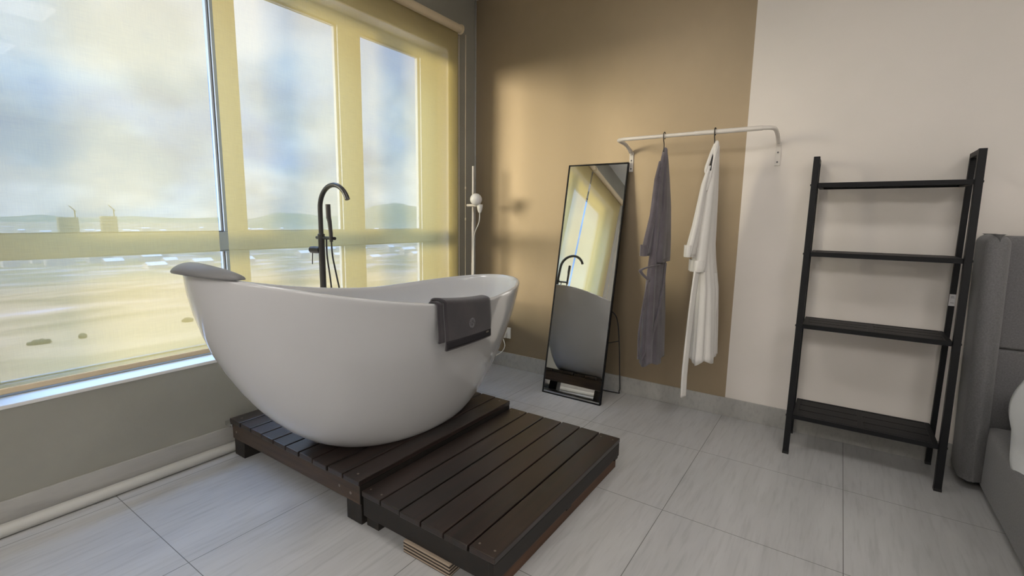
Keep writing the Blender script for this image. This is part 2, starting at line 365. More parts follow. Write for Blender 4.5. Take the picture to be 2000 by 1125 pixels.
# roller blinds -------------------------------------------------------------
def blind(y0, y1, zb, label, chain):
    r = thing('roller_blind', (XW + .045, (y0 + y1) / 2, 2.50), label, 'blind', 'roller blinds in front of the window')
    bx = XW + .035
    MB().grid(lambda u, v: (bx + .0012 * math.sin(9 * u + 3), y0 + (y1 - y0) * u, zb + (2.49 - zb) * v), 40, 2).build('fabric', M['blind'], r)
    MB().lathe([(.0, 0), (.028, 0), (.028, y1 - y0), (0, y1 - y0)], (XW + .05, y0, 2.505), 24, 'y').build('roller_tube', M['blind_case'], r, smooth='angle')
    MB().box(bx - .006, bx + .006, y0, y1, zb - .022, zb).build('bottom_bar', M['blind_case'], r, bevel=.003)
    for s_, yy in ((-1, y0), (1, y1)):
        c = MB(); c.lathe([(.0, 0), (.020, 0), (.034, .004), (.034, .014), (.028, .018), (0, .018)] if s_ > 0 else [(0, -.018), (.028, -.018), (.034, -.014), (.034, -.004), (.02, 0), (0, 0)], (XW + .05, yy, 2.505), 20, 'y')
        c.box(XW, XW + .03, min(yy, yy + s_ * .018), max(yy, yy + s_ * .018), 2.48, 2.545)
        c.build('bracket', M['blind_case'], r, smooth='angle')
    if True:
        yc = y1 + .020 if chain else y0 - .036 - .0
        pts = [(XW + .080, yc + .012, 2.47), (XW + .078, yc + .012, 1.75), (XW + .079, yc + .011, 1.0), (XW + .078, yc + .010, .42), (XW + .060, yc + .006, .36), (XW + .032, yc, .42), (XW + .030, yc - .004, 1.2), (XW + .03, yc - .004, 2.47)]
        ch = MB().tube(bez(pts, 10), .0022, 6).build('bead_chain', M['bead'], r, smooth=True)
        for z in (1.39, 1.16): MB().lathe([(0, -.012), (.005, -.008), (.005, .008), (0, .012)], (XW + .079, yc + .012, z), 10).build('chain_joiner', M['bead'], ch, smooth=True)
blind(.165, 1.088, .545, 'cream see-through roller blind on the left, its bottom bar above the white sill', False)
blind(1.128, 2.795, .545, 'cream see-through roller blind behind the bathtub with its bead chain by the corner', True)

# glowing panels added out of view under the ceiling to fill the room ------------------------
def fill_panel(x, y, h, label):
    r = thing('fill_panel', (x, y, ZC), label, 'added fill light', 'added fill panels')
    MB().box(x - h - .03, x + h + .03, y - h - .03, y + h + .03, ZC - .03, ZC - .001).build('fill_backing', M['white_metal'], r, bevel=.004)
    MB().box(x - h, x + h, y - h, y + h, ZC - .036, ZC - .0301).build('fill_face', M['fill_glow'], r)
fill_panel(-1.25, 1.15, .24, 'small unseen fill panel added above the bathtub')
fill_panel(.35, 1.10, .22, 'small unseen fill panel added in front of the clothes rail')
fill_panel(1.85, 1.10, .24, 'small unseen fill panel added above the bed')
fill_panel(-.4, -1.9, .52, 'large unseen fill panel added behind the camera, window side')
fill_panel(1.4, -1.7, .52, 'large unseen fill panel added behind the camera, bed side')

# white conduit along the window wall ------------------------------------------------
pc = MB()
pc.tube([(XW + .014 + .024, YF + .05, .024), (XW + .014 + .024, YB - .03, .024)], .024, 20)
tag(pc.build('pipe', M['pipe'], smooth='angle'), 'white round pipe lying along the foot of the window wall', 'pipe')

# ------------------------------------------------------------------ bath platform
UX0, UX1, UY0, UY1, UZ = -2.375, -1.405, 1.062, 2.062, .186
plat = thing('bath_deck', (-1.9, 1.56, 0), 'dark stained slatted wooden platform under the white bathtub', 'platform')
nP = 10; pw = (UX1 - UX0) / nP
for k in range(nP):
    x0 = UX0 + k * pw + (.0035 if k else 0); x1 = UX0 + (k + 1) * pw - (.0035 if k < nP - 1 else 0)
    o = MB().box(x0, x1, UY0 + random.uniform(-.003, .003), UY1 + random.uniform(-.003, .003), UZ - .022, UZ).build('plank', M['wood'], plat, bevel=.003)
    for yy in (UY0 + .035, UY1 - .035) if k in (0, 9) else (): MB().lathe([(0, 0), (.0045, 0), (.0045, .0012), (0, .0016)], ((x0 + x1) / 2, yy, UZ), 10).build('screw', M['screw'], o)
for yy in (UY0 + .006, 1.52, UY1 - .046):
    o = MB().box(UX0 + .008, UX1 - .004, yy, yy + .040, UZ - .100, UZ - .0225).build('side_beam' if yy != 1.52 else 'cross_beam', M['wood_side'], plat, bevel=.003)
    if yy < 1.2:
        for xx, zz in ((-2.33, .125), (-1.462, .118), (-1.53, .125)): MB().lathe([(0, -.0012), (.006, -.001), (.006, .002), (0, .002)], (xx, yy, zz), 12, 'y').build('screw', M['screw'], o)
MB().box(UX1 - .004, UX1, UY0 + .006, UY1 - .006, UZ - .095, UZ - .0225).build('front_board', M['wood_dark'], plat)
for xx in (UX0 + .008, UX1 - .092 + .0):
    for yy in (UY0 + .012, UY1 - .10):
        MB().box(xx, xx + .088, yy, yy + .088, 0.0, UZ - .1005).build('foot', M['wood_dark'], plat, bevel=.003)
MB().box(-2.418, -2.372, UY0 - .004, UY0 + .030, .140, .162).box(-2.4, -2.345, UY0 - .0065, UY0 - .0005 + .0, .150, .163).build('corner_bracket', M['chrome'], plat, bevel=.002)

LX0, LX1, LY0, LY1, LZ = -1.400, -.776, 1.068, 2.072, .146
step = thing('step_deck', (-1.09, 1.57, 0), 'lower dark slatted wooden step in front of the bathtub platform', 'step')
nS = 6; pw = (LX1 - LX0) / nS
for k in range(nS):
    x0 = LX0 + k * pw + (.003 if k else 0); x1 = LX0 + (k + 1) * pw - (.003 if k < nS - 1 else 0)
    o = MB().box(x0, x1, LY0 + random.uniform(-.003, .003), LY1 + random.uniform(-.004, .004), LZ - .022, LZ).build('plank', M['wood'], step, bevel=.003)
    for yy in (LY0 + .03, LY1 - .04) if k in (0, 5) else ():
        for xo in (-.03, .03): MB().lathe([(0, 0), (.004, 0), (.004, .001), (0, .0015)], ((x0 + x1) / 2 + xo, yy, LZ), 10).build('screw', M['screw'], o)
for yy in (LY0 + .006, 1.55, LY1 - .046):
    MB().box(LX0 + .003, LX1 - .004, yy, yy + .040, .045, LZ - .0225).build('side_beam' if yy != 1.55 else 'cross_beam', M['wood_dark'], step, bevel=.003)
MB().box(LX1 - .026, LX1 - .001, LY0 + .002, LY1 - .002, .058, LZ - .0225).build('front_board', M['wood_dark'], step, bevel=.003)
MB().box(LX1 - .052, LX1 - .012, LY0 + .02, LY1 - .01, .0, .0575).build('bottom_rail', M['wood_brown'], step, bevel=.003)
MB().box(-1.17, -.955, LY0 - .004, LY0 + .13, .0, .0445).build('plywood_block', M['plywood'], step, bevel=.001)
MB().box(-1.17, -.955, LY1 - .15, LY1 - .02, .0, .0445).build('plywood_block', M['plywood'], step, bevel=.001)
MB().box(-1.395, -1.33, LY0 + .02, LY0 + .12, .0, .0445).build('foot', M['wood_dark'], step)
MB().box(-1.395, -1.33, LY1 - .12, LY1 - .02, .0, .0445).build('foot', M['wood_dark'], step)

# ------------------------------------------------------------------ bathtub
TCX, TCY, TTH, TA, TB, TH0, THL, THR, TS0, TM, AL0, AR0, B0, PL, PR, PB = -1.7439, 1.5804, -.0217, .9029, .384, .7781, .9745, .8116, .2397, 1.6075, .3741, .4112, .245, 1.7089, 1.2916, 1.3396
TZ = .187; QQ = .7; EXP = 2.1
def rim_z(c2):
    return TH0 + (THL - TH0) * (max(TS0 - c2, 0) / (1 + TS0)) ** TM + (THR - TH0) * (max(c2 - TS0, 0) / (1 - TS0)) ** TM
def tub_pt(ph, t, inset=0, drop=0):
    c, s_ = math.cos(ph), math.sin(ph)
    c2 = math.copysign(abs(c) ** (2 / EXP), c); s2 = math.copysign(abs(s_) ** (2 / EXP), s_)
    a0, p = (AL0, PL) if c < 0 else (AR0, PR)
    A = a0 + (TA - a0) * (1 - (1 - t) ** p) ** QQ; B = B0 + (TB - B0) * (1 - (1 - t) ** PB) ** QQ
    z = TZ + t * (rim_z(c2) - TZ)
    u_, v_ = (A - inset) * c2, (B - inset) * s2
    return Vector((TCX + u_ * math.sin(TTH) + v_ * math.cos(TTH), TCY + u_ * math.cos(TTH) - v_ * math.sin(TTH), z - drop))
NT = 96
phs = [2 * PI * k / NT for k in range(NT)]
outer = [[tub_pt(p, t) for p in phs] for t in [0, .012, .035, .07, .12, .18, .25, .33, .42, .52, .62, .72, .82, .91, .965, .99]]
rim = [[tub_pt(p, 1, .0005, .002) for p in phs], [tub_pt(p, 1, .005, -.003) for p in phs], [tub_pt(p, 1, .012, -.0035) for p in phs], [tub_pt(p, 1, .018, 0) for p in phs]]
inner = [[tub_pt(p, t, .022 + .02 * (1 - t)) for p in phs] for t in [.97, .9, .8, .7, .6, .5, .4, .32, .25, .2]]
inner += [[tub_pt(p, .16, .07) for p in phs], [tub_pt(p, .14, .11) for p in phs]]
tub = thing('bathtub', (TCX, TCY, TZ), 'white glossy freestanding slipper bathtub on the dark wooden platform', 'bathtub')
MB().loft(outer + rim + inner).build('shell', M['acrylic'], tub, smooth=True)
MB().lathe([(0, 0), (.03, 0), (.032, .004), (.026, .007), (0, .008)], (TCX, TCY + .05, TZ + .14 * .61 + .001), 20).build('drain_cap', M['chrome'], tub, smooth='angle')
ov = tub_pt(1.5 * PI, .86, .03); MB().lathe([(0, 0), (.022, 0), (.022, .006), (0, .008)], (ov.x - .006, ov.y, ov.z), 20, 'x').build('overflow_cover', M['chrome'], tub, smooth='angle')

# grey cushion hooked over the high end
loops = []
nC = 48
for k in range(nC + 1):
    s_ = -1 + 2 * k / nC; ph = PI + .03 + s_ * .46
    e_ = max(0, 1 - abs(s_) ** 3.2) ** .5
    p = tub_pt(ph, 1); q = tub_pt(ph, 1, .1); rad = (p - q); rad.z = 0; rad.normalize()
    hw = .050 * e_ + .002; hh = (.0135 + .004 * (1 - abs(s_))) * e_ + .002
    cx = p - rad * (.018) + Vector((0, 0, .010 + hh * .5))
    l = []
    for j in range(20):
        a = 2 * PI * j / 20; u = math.cos(a); v = math.sin(a)
        l.append(cx + rad * hw * u + Vector((0, 0, hh * v - .016 * e_ * max(0, -u) ** 2 - .010 * e_ * max(0, u) ** 2)))
    loops.append(l)
tag(MB().loft(loops).build('headrest', M['headrest'], smooth=True), 'grey padded headrest cushion on the raised end of the bathtub', 'headrest')

# ------------------------------------------------------------------ towel over the rim
def phi_for_y(y):
    lo, hi = 0.02, PI - .02
    for _ in range(40):
        m_ = (lo + hi) / 2
        if tub_pt(m_, 1).y > y: lo = m_
        else: hi = m_
    return lo
def towel_pt(y, s, gap, zlow, zin):
    p = tub_pt(phi_for_y(y), 1)
    top = p.z + .006 + gap; L1 = top - zlow
    # s 0..1 : outside bottom -> over the rim -> inside bottom
    if s < .6:
        k = s / .6; z = zlow + (top - .012 - zlow) * k
        return Vector((p.x + .010 + gap + .0035 * math.sin(k * 5 + y * 9) * (1 - k) + .004 * (1 - k), y, z))
    if s < .8:
        a = (s - .6) / .2 * PI; r_ = .018 + gap
        return Vector((p.x - .010 + (.020 + gap) * math.cos(a), y, top - .012 + (.012) * math.sin(a)))
    k = (s - .8) / .2
    return Vector((p.x - .030 - gap - .012 * k, y, top - .012 - (top - zin) * k))
tw = thing('towel', (-1.31, 1.62, .80), 'folded dark grey towel with a round emblem hanging over the bathtub rim', 'towel')
TY0, TY1 = 1.462, 1.792
MB().grid(lambda u, v: towel_pt(TY0 + (TY1 - TY0) * u + .004 * math.sin(v * 7), v, .016, .612 - .0 * u, .74), 24, 60).build('front_layer', M['towel'], tw, smooth=True, solid=.012)
MB().grid(lambda u, v: towel_pt(TY0 - .028 + (TY1 - TY0) * u, v, .004, .648, .75), 24, 60).build('back_layer', M['towel'], tw, smooth=True, solid=.009)
MB().grid(lambda u, v: towel_pt(TY0 + (TY1 - TY0) * u, .02 + .10 * v, .0225, .612, .74), 24, 4).build('border_band', M['towel_band'], tw, smooth=True, solid=.002)
def on_towel(y, z, g=.0240):
    p = tub_pt(phi_for_y(y), 1); top = p.z + .006 + .016
    return towel_pt(y, .6 * (z - .612) / (top - .012 - .612), g, .612, .74)
em = MB(); ey, ez = 1.638, .700
for k in range(16):                                    # ring of petals
    a = 2 * PI * k / 16
    pts = [(.0135, -.30), (.0195, -.17), (.0225, 0), (.0195, .17), (.0135, .30)]
    em.tube([on_towel(ey + r_ * math.cos(a + d * .62), ez + r_ * math.sin(a + d * .62)) for r_, d in pts], .0016, 6)
em.tube([on_towel(ey + .0085 * math.cos(a_), ez + .0125 * math.sin(a_)) for a_ in [2 * PI * i / 20 for i in range(21)]], .0016, 6)
em.tube([on_towel(ey + a_, ez + b_) for a_, b_ in ((-.003, -.006), (-.003, .006), (.003, -.006), (.003, .006))], .0014, 6)
em.build('emblem', M['thread'], tw, smooth=True)
MB().bar(on_towel(1.745, .640, .0265), on_towel(1.766, .640, .0265), .003, .007).build('tag', M['screw'], tw)

# ------------------------------------------------------------------ bath mixer
FX, FY = -2.305, 1.557
fa = thing('bath_mixer', (FX, FY, UZ), 'black floor-standing bath mixer with arched spout and hand shower', 'tap')
MB().lathe([(0, 0), (.045, 0), (.045, .008), (.018, .014), (.0165, .02), (.0165, .862), (.0185, .864), (.0185, .885), (.014, .888), (0, .888)], (FX, FY, UZ), 28).build('column', M['black_metal'], fa, smooth='angle')
arc = [(FX, FY, 1.070), (FX, FY, 1.15), (FX, FY, 1.206)] + [(FX + .121 - .121 * math.cos(a), FY, 1.206 + .121 * math.sin(a)) for a in [PI * i / 24 for i in range(1, 22)]]
MB().tube(arc, .0125, 20).build('spout', M['black_metal'], fa, smooth='angle')
MB().tube([(FX - .040, FY, 1.052), (FX + .118, FY, 1.052)], .0085, 16).build('shower_holder', M['black_metal'], fa, smooth='angle')
MB().tube([(FX - .012, FY, .985), (FX - .062, FY - .006, .985)], .0195, 20).tube([(FX - .063, FY - .006, .985), (FX - .083, FY - .008, .985)], .0180, 20).build('control_knob', M['black_metal'], fa, smooth='angle')
MB().tube([(FX - .074, FY - .007, .975), (FX - .076, FY - .010, .905)], .0028, 10).build('lever', M['black_metal'], fa, smooth='angle')
hx = FX + .098
MB().tube([(hx + .006, FY - .012, 1.035), (hx + .004, FY - .012, 1.075), (hx, FY - .014, 1.14), (hx - .004, FY - .016, 1.160), (hx - .006, FY - .016, 1.228)], [0.0090, .0100, .0108, .0125, .0125], 18).build('hand_shower', M['black_metal'], fa, smooth='angle')
MB().tube(bez([(hx + .006, FY - .012, 1.035), (hx + .000, FY - .004, .96), (hx - .030, FY + .035, .86), (hx - .040, FY + .070, .70), (hx - .045, FY + .075, .50), (hx - .050, FY + .06, .36), (hx - .055, FY + .04, .5), (hx - .050, FY + .015, .80), (hx - .052, FY, .95), (hx - .054, FY, 1.045)], 10), .0045, 10).build('shower_hose', M['black_metal'], fa, smooth=True)

# ------------------------------------------------------------------ floor lamp in the corner
LX, LY = -2.290, 2.83
la = thing('floor_lamp', (LX, LY, 0), 'slim white pole lamp with a round globe standing in the corner', 'lamp')
MB().lathe([(0, 0), (.095, 0), (.10, .004), (.10, .014), (.095, .018), (.014, .020), (0, .020)], (LX, LY, 0), 32).build('base', M['white_metal'], la, smooth='angle')
MB().lathe([(0, .02), (.0105, .02), (.0105, .83), (.0095, .832), (.0095, 1.14), (.0085, 1.142), (.0085, 1.548), (0, 1.55)], (LX, LY, 0), 18).build('pole', M['white_metal'], la, smooth='angle')
MB().tube([(LX - .045, LY - .012, 1.262), (LX + .085, LY - .024, 1.262)], .010, 14).build('arm', M['white_metal'], la, smooth='angle')
MB().lathe([(0, -.05)] + [(.0435 * math.sin(a), -.0435 * math.cos(a)) for a in [PI * i / 18 for i in range(1, 18)]] + [(0, .0435)], (LX + .070, LY - .052, 1.303), 28).build('globe', M['globe'], la, smooth=True)
MB().lathe([(0, -.045), (.010, -.043), (.018, -.02), (.021, 0), (.021, .016), (0, .018)], (LX + .088, LY - .03, 1.252), 18).build('lamp_holder', M['white_plastic'], la, smooth='angle')
MB().tube(bez([(LX + .088, LY - .03, 1.21), (LX + .080, LY - .028, 1.14), (LX + .030, LY - .014, 1.06), (LX + .014, LY - .006, .97), (LX + .013, LY - .004, .6), (LX + .014, LY, .12), (LX + .06, LY + .02, .03), (-2.20, 2.84, .010), (-2.14, 2.90, .10), (-2.10, 2.955, .14), (-2.085, 2.975, .19), (-2.122, 2.99, .255)], 12), .0035, 8).build('cable', M['white_plastic'], la, smooth=True)

so_ = thing('wall_socket', (-2.09, YB, .275), 'white wall socket low in the corner behind the bathtub', 'socket')
MB().box(-2.158, -2.072, YB - .010, YB, .232, .320).build('faceplate', M['white_plastic'], so_, bevel=.003)
pl = MB().box(-2.145, -2.100, YB - .045, YB - .0105, .240, .285)
tag(pl.build('power_plug', M['white_plastic'], bevel=.006), 'white plug with cable pushed into the wall socket', 'plug')

# ------------------------------------------------------------------ leaning mirror
def mirror():
    x0, x1, yb, ztop = -1.590, -1.163, 2.712, 1.538
    r = thing('standing_mirror', ((x0 + x1) / 2, yb, 0), 'tall black-framed mirror leaning between the bathtub and the robes', 'mirror')
    up = Vector((0, .292, ztop)).normalized(); nrm = Vector((0, up.z, -up.y)); H = Vector((0, .292, ztop)).length
    def P(x, h, d): return Vector((x, yb + .006, 0)) + up * h + nrm * d
    def slab(b, xa, xb, ha, hb, da, db):
        v = [P(x, h, d) for x in (xa, xb) for h in (ha, hb) for d in (da, db)]
        b.add(v, [(0, 1, 3, 2), (4, 6, 7, 5), (0, 4, 5, 1), (2, 3, 7, 6), (0, 2, 6, 4), (1, 5, 7, 3)])
    f = .007
    b = MB(); slab(b, x0, x1, 0, f, 0, .02); slab(b, x0, x1, H - f, H, 0, .02); slab(b, x0, x0 + f, f, H - f, 0, .02); slab(b, x1 - f, x1, f, H - f, 0, .02)
    b.build('frame', M['shelf_black'], r, bevel=.0015)
    b = MB(); slab(b, x0 + f, x1 - f, f, H - f, .006, .010); b.build('mirror_glass', M['mirror'], r)
    b = MB(); slab(b, x0 + f, x1 - f, f, H - f, .0105, .015); b.build('back_panel', M['shelf_black'], r)
    # wire stand behind
    xa, xb = x0 + .06, x1 + .018
    pts = [P(x1 - .02, .62, .024)] + [Vector((xb, 2.915, .50)), Vector((xb + .004, 2.985, .10)), Vector((xb, 2.992, .022)), Vector((xb - .03, 2.985, .008)), Vector((xa + .03, 2.985, .008)), Vector((xa, 2.992, .022)), Vector((xa, 2.985, .10)), Vector((xa, 2.915, .50)), P(x0 + .03, .62, .024)]
    MB().tube(bez(pts, 8), .004, 8).build('stand', M['black_metal'], r, smooth=True)
    MB().tube([P(x1 - .01, .40, .02), (xb + .002, 2.945, .38)], .003, 8).build('stay', M['black_metal'], r, smooth=True)
mirror()

# ------------------------------------------------------------------ wall rack
RZ, RY = 1.640, 2.770
ra = thing('clothes_rail', (-.73, YB, 1.55), 'white metal clothes rail on curved wall brackets', 'clothes rail')
xl, xr = -1.155, -.326
c_ = .045
pts = [(xl, 3.012, 1.598), (xl, 2.975, 1.618), (xl, 2.92, 1.634), (xl, RY + .06, RZ), (xl + .012, RY + .018, RZ), (xl + .05, RY, RZ), (-.8, RY, RZ), (xr - .05, RY, RZ), (xr - .012, RY + .018, RZ), (xr, RY + .06, RZ), (xr, 2.92, 1.634), (xr, 2.975, 1.618), (xr, 3.012, 1.598)]
MB().tube(pts[:1] + bez(pts[0:6], 6)[1:] + bez(pts[7:], 6), .0105, 14).build('rail', M['white_metal'], ra, smooth=True)
MB().tube([(-.705, RY, RZ), (xr - .05, RY, RZ)], .0122, 14).build('sleeve', M['white_metal'], ra, smooth='angle')
for x in (xl, xr):
    b = MB(); b.box(x - .013, x + .013, YB - .006, YB, 1.478, 1.60)
    b.tube(bez([(x, YB - .007, 1.585), (x, 3.018, 1.607), (x, 2.97, 1.622), (x, 2.93, 1.634)], 5), .009, 10)
    o = b.build('wall_bracket', M['white_metal'], ra, smooth='angle')
    for z in (1.497, 1.548): MB().lathe([(0, -.009), (.004, -.008), (.005, -.006), (.005, -.005), (0, -.005)], (x, YB, z), 10, 'y').build('screw', M['print'], o)

# ------------------------------------------------------------------ robes
def fold_loop(cx, cy, z, hx, hy, amp, k, ph, tilt=0, n=56, pinch=0):
    l = []
    for j in range(n):
        a = 2 * PI * j / n
        f = 1 + amp * math.sin(k * a + ph) + .5 * amp * math.sin((2 * k + 1) * a + 1.7 * ph + z * 3)
        c, s_ = math.cos(a), math.sin(a)
        x = hx * f * math.copysign(abs(c) ** .85, c); y = hy * (1 + .3 * (f - 1)) * s_
        l.append(Vector((cx + x + tilt * y, cy + y, z)))
    return l
def robe(x, mname, name, label, ztop, body, sleeves, tails, collar, gname):
    m = M[mname]
    hg = thing('coat_hanger', (x, RY, RZ), 'black hanger holding the ' + gname, 'hanger')
    hook = [(x, RY + .006, RZ - .016), (x, RY + .018, RZ - .002), (x, RY + .012, RZ + .016), (x, RY - .004, RZ + .0195), (x, RY - .016, RZ + .010), (x, RY - .014, RZ - .02), (x, RY, RZ - .045), (x, RY, RZ - .085)]
    MB().tube(bez(hook, 6), .0026, 8).build('hook', M['hanger'], hg, smooth=True)
    MB().tube(bez([(x, RY - .055, ztop - .14), (x, RY - .03, ztop - .07), (x, RY + .01, ztop - .02), (x, RY + .04, ztop - .07), (x, RY + .065, ztop - .14)], 8), [.005] * 33, 10).build('shoulder_bar', M['hanger'], hg, smooth=True)
    r = thing(name, (x, RY, body[-1][0]), label, 'bathrobe')
    zt, zb = body[0][0], body[-1][0]; loops = []
    nz = 44
    for i in range(nz + 1):
        z = zt + (zb - zt) * i / nz; 
        def g(c): return lerp([(-b_[0], b_[c]) for b_ in body], -z)
        d = (zt - z) / (zt - zb)
        loops.append(fold_loop(x + g(1), g(2), z + 0, g(3), g(4), .04 + .17 * d, 6, 1.3 + x * 7 + d * .9, tilt=g(5)))
    # uneven hem
    for j, v in enumerate(loops[-1]): v.z += .012 * math.sin(j * .45 + x)
    MB().loft(loops).build('body', m, r, smooth=True)
    for sl in sleeves:
        loops = []
        nz = 26; z0, z1 = sl[0][0], sl[-1][0]
        for i in range(nz + 1):
            z = z0 + (z1 - z0) * i / nz
            def g(c): return lerp([(-b_[0], b_[c]) for b_ in sl], -z)
            d = i / nz
            loops.append(fold_loop(x + g(1), g(2), z, g(3), g(4), .05 + .10 * d, 4, 2.1 + x * 5 + d, n=40))
        last = loops[-1]; c0 = sum(last, Vector()) / len(last)
        o = MB().loft(loops + [[c0 + (v - c0) * .86 + Vector((0, 0, .004)) for v in last], [c0 + (v - c0) * .8 + Vector((0, 0, .05)) for v in last]]).build('sleeve', m, r, smooth=True)
        cuff = [[c0 + (v - c0) * k + Vector((0, 0, h)) for v in last] for k, h in ((1.0, .060), (1.012, .055), (1.015, .02), (1.012, 0), (1.0, -.002))]
        MB().loft(cuff, cap=False).build('cuff', m, o, smooth=True)
    for tl in tails:
        pts = bez([(x + a, b_, c) for a, b_, c in tl[0]], 8); wv = tl[1]
        MB().grid(lambda u, v: pts[min(len(pts) - 1, int(v * (len(pts) - 1)))] + Vector((wv * .35 * (u - .5), wv * (u - .5), .0)), 6, len(pts) - 1).build(tl[2], m, r, smooth=True, solid=.008)
    pts = bez([(x + a, b_, c) for a, b_, c in collar], 8)
    MB().tube(pts, [.006 + .004 * math.sin(PI * i / (len(pts) - 1)) for i in range(len(pts))], 10).build('collar', m, r, smooth=True)
    return r

# body rows: z, dx, y centre, half x, half y, tilt
robe(-.868, 'robe_dark', 'bathrobe', 'dark grey bathrobe hanging nearest the mirror', 1.545,
     [(1.556, 0, 2.79, .010, .014, 0), (1.53, 0, 2.785, .013, .030, 0), (1.42, .0, 2.775, .017, .062, 0), (1.25, 0, 2.77, .020, .080, 0), (1.08, 0, 2.77, .024, .095, 0), (.93, 0, 2.77, .032, .110, 0), (.86, -.002, 2.77, .034, .115, 0), (.6, .0, 2.77, .042, .135, 0), (.345, .004, 2.77, .044, .145, 0)],
     [[(1.50, -.006, 2.75, .009, .02, 0), (1.40, -.012, 2.73, .014, .034, 0), (1.2, -.014, 2.71, .018, .046, 0), (1.0, -.030, 2.66, .022, .050, 0), (.975, -.034, 2.655, .022, .050, 0)],
      [(1.54, .006, 2.80, .010, .016, 0), (1.42, .010, 2.80, .016, .050, 0), (1.25, .014, 2.81, .024, .070, 0), (1.06, .016, 2.80, .030, .095, 0), (.96, .016, 2.79, .033, .105, 0), (.938, .016, 2.79, .032, .104, 0)]],
     [([(.034, 2.70, .925), (-.020, 2.60, .905), (-.030, 2.59, .885), (.0, 2.66, .83), (.030, 2.73, .775)], .020, 'belt'),
      ([(.046, 2.78, .93), (.046, 2.76, .80), (.040, 2.70, .62), (.020, 2.65, .46), (-.010, 2.62, .375)], .012, 'lapel'),
      ([(.0, 2.63, .84), (-.015, 2.62, .70), (-.030, 2.615, .54), (-.028, 2.62, .38)], .012, 'lapel')],
     [(.024, 2.74, 1.10), (.020, 2.755, 1.36), (.008, 2.785, 1.555), (-.012, 2.81, 1.545), (.0, 2.75, 1.40), (-.004, 2.72, 1.2)], 'dark grey bathrobe')
robe(-.600, 'robe_white', 'bathrobe', 'white bathrobe with a long trailing belt end on the rail', 1.575,
     [(1.580, .012, 2.78, .010, .014, 0), (1.55, .008, 2.78, .012, .03, 0), (1.42, .0, 2.79, .015, .070, 0), (1.17, -.006, 2.78, .024, .095, 0), (.95, -.002, 2.80, .036, .115, 0), (.80, .006, 2.82, .046, .125, 0), (.60, .010, 2.82, .052, .14, 0), (.40, .016, 2.81, .056, .15, 0)],
     [[(1.46, -.006, 2.73, .010, .020, 0), (1.36, -.020, 2.70, .014, .034, 0), (1.15, -.036, 2.67, .020, .050, 0), (1.00, -.054, 2.635, .022, .052, 0), (.985, -.056, 2.632, .022, .052, 0)],
      [(1.57, .012, 2.79, .010, .016, 0), (1.45, .006, 2.79, .018, .055, 0), (1.30, -.002, 2.78, .030, .085, 0), (1.10, -.010, 2.77, .040, .110, 0), (.94, -.014, 2.76, .046, .120, 0), (.905, -.020, 2.75, .048, .118, 0)]],
     [([(-.014, 2.64, .91), (-.020, 2.615, .72), (-.026, 2.60, .50), (-.028, 2.59, .35), (-.024, 2.58, .228)], .040, 'belt'),
      ([(.044, 2.80, .89), (.058, 2.82, .72), (.050, 2.76, .55), (.040, 2.70, .41)], .03, 'lapel')],
     [(-.008, 2.70, 1.33), (.004, 2.725, 1.44), (.012, 2.775, 1.580), (.0, 2.77, 1.56), (-.012, 2.73, 1.49), (-.018, 2.70, 1.43), (.006, 2.72, 1.40)], 'white bathrobe')

# ------------------------------------------------------------------ ladder shelf
sh = thing('ladder_shelf', (.16, 2.86, 0), 'black metal ladder shelf with four slatted tiers against the white wall', 'shelf')
SX0, SX1 = -.132, .459; HT = 1.492
fy = lambda z: 2.716 + (.118) * z / HT       # front post leans back
by = 3.006
for x in (SX0, SX1):
    b = MB()
    for yb_, yt_ in ((2.716, fy(HT)), (by, by)):
        v = []; hw = .0135 if yb_ < 2.9 else .0110
        for z, yy in ((0, yb_), (HT, yt_)):
            v += [(x - hw, yy - hw, z), (x + hw, yy - hw, z), (x + hw, yy + hw, z), (x - hw, yy + hw, z)]
        b.add(v, [(3, 2, 1, 0), (4, 5, 6, 7), (0, 1, 5, 4), (1, 2, 6, 5), (2, 3, 7, 6), (3, 0, 4, 7)])
    b.box(x - .011, x + .011, fy(HT) + .0136, by - .0111, HT - .022, HT)
    o = b.build('side_frame', M['shelf_black'], sh, bevel=.0015)
    for y_, q_ in ((2.716, .0142), (by, .0117)): MB().box(x - q_, x + q_, y_ - q_, y_ + q_, 0, .012).build('foot_cap', M['hanger'], o)
fyb = by - .0115
o = MB().box(SX1 - .0125, SX1 + .0105, fyb - .0012, fyb, .795, .850).build('sticker', M['sticker'], sh)
for xa_, xb_, z_ in ((-.007, .004, .838), (-.007, .006, .832), (-.006, .006, .808)):
    MB().box(SX1 + xa_, SX1 + xb_, fyb - .0018, fyb - .0013, z_, z_ + .0022).build('printed_line', M['print'], o)
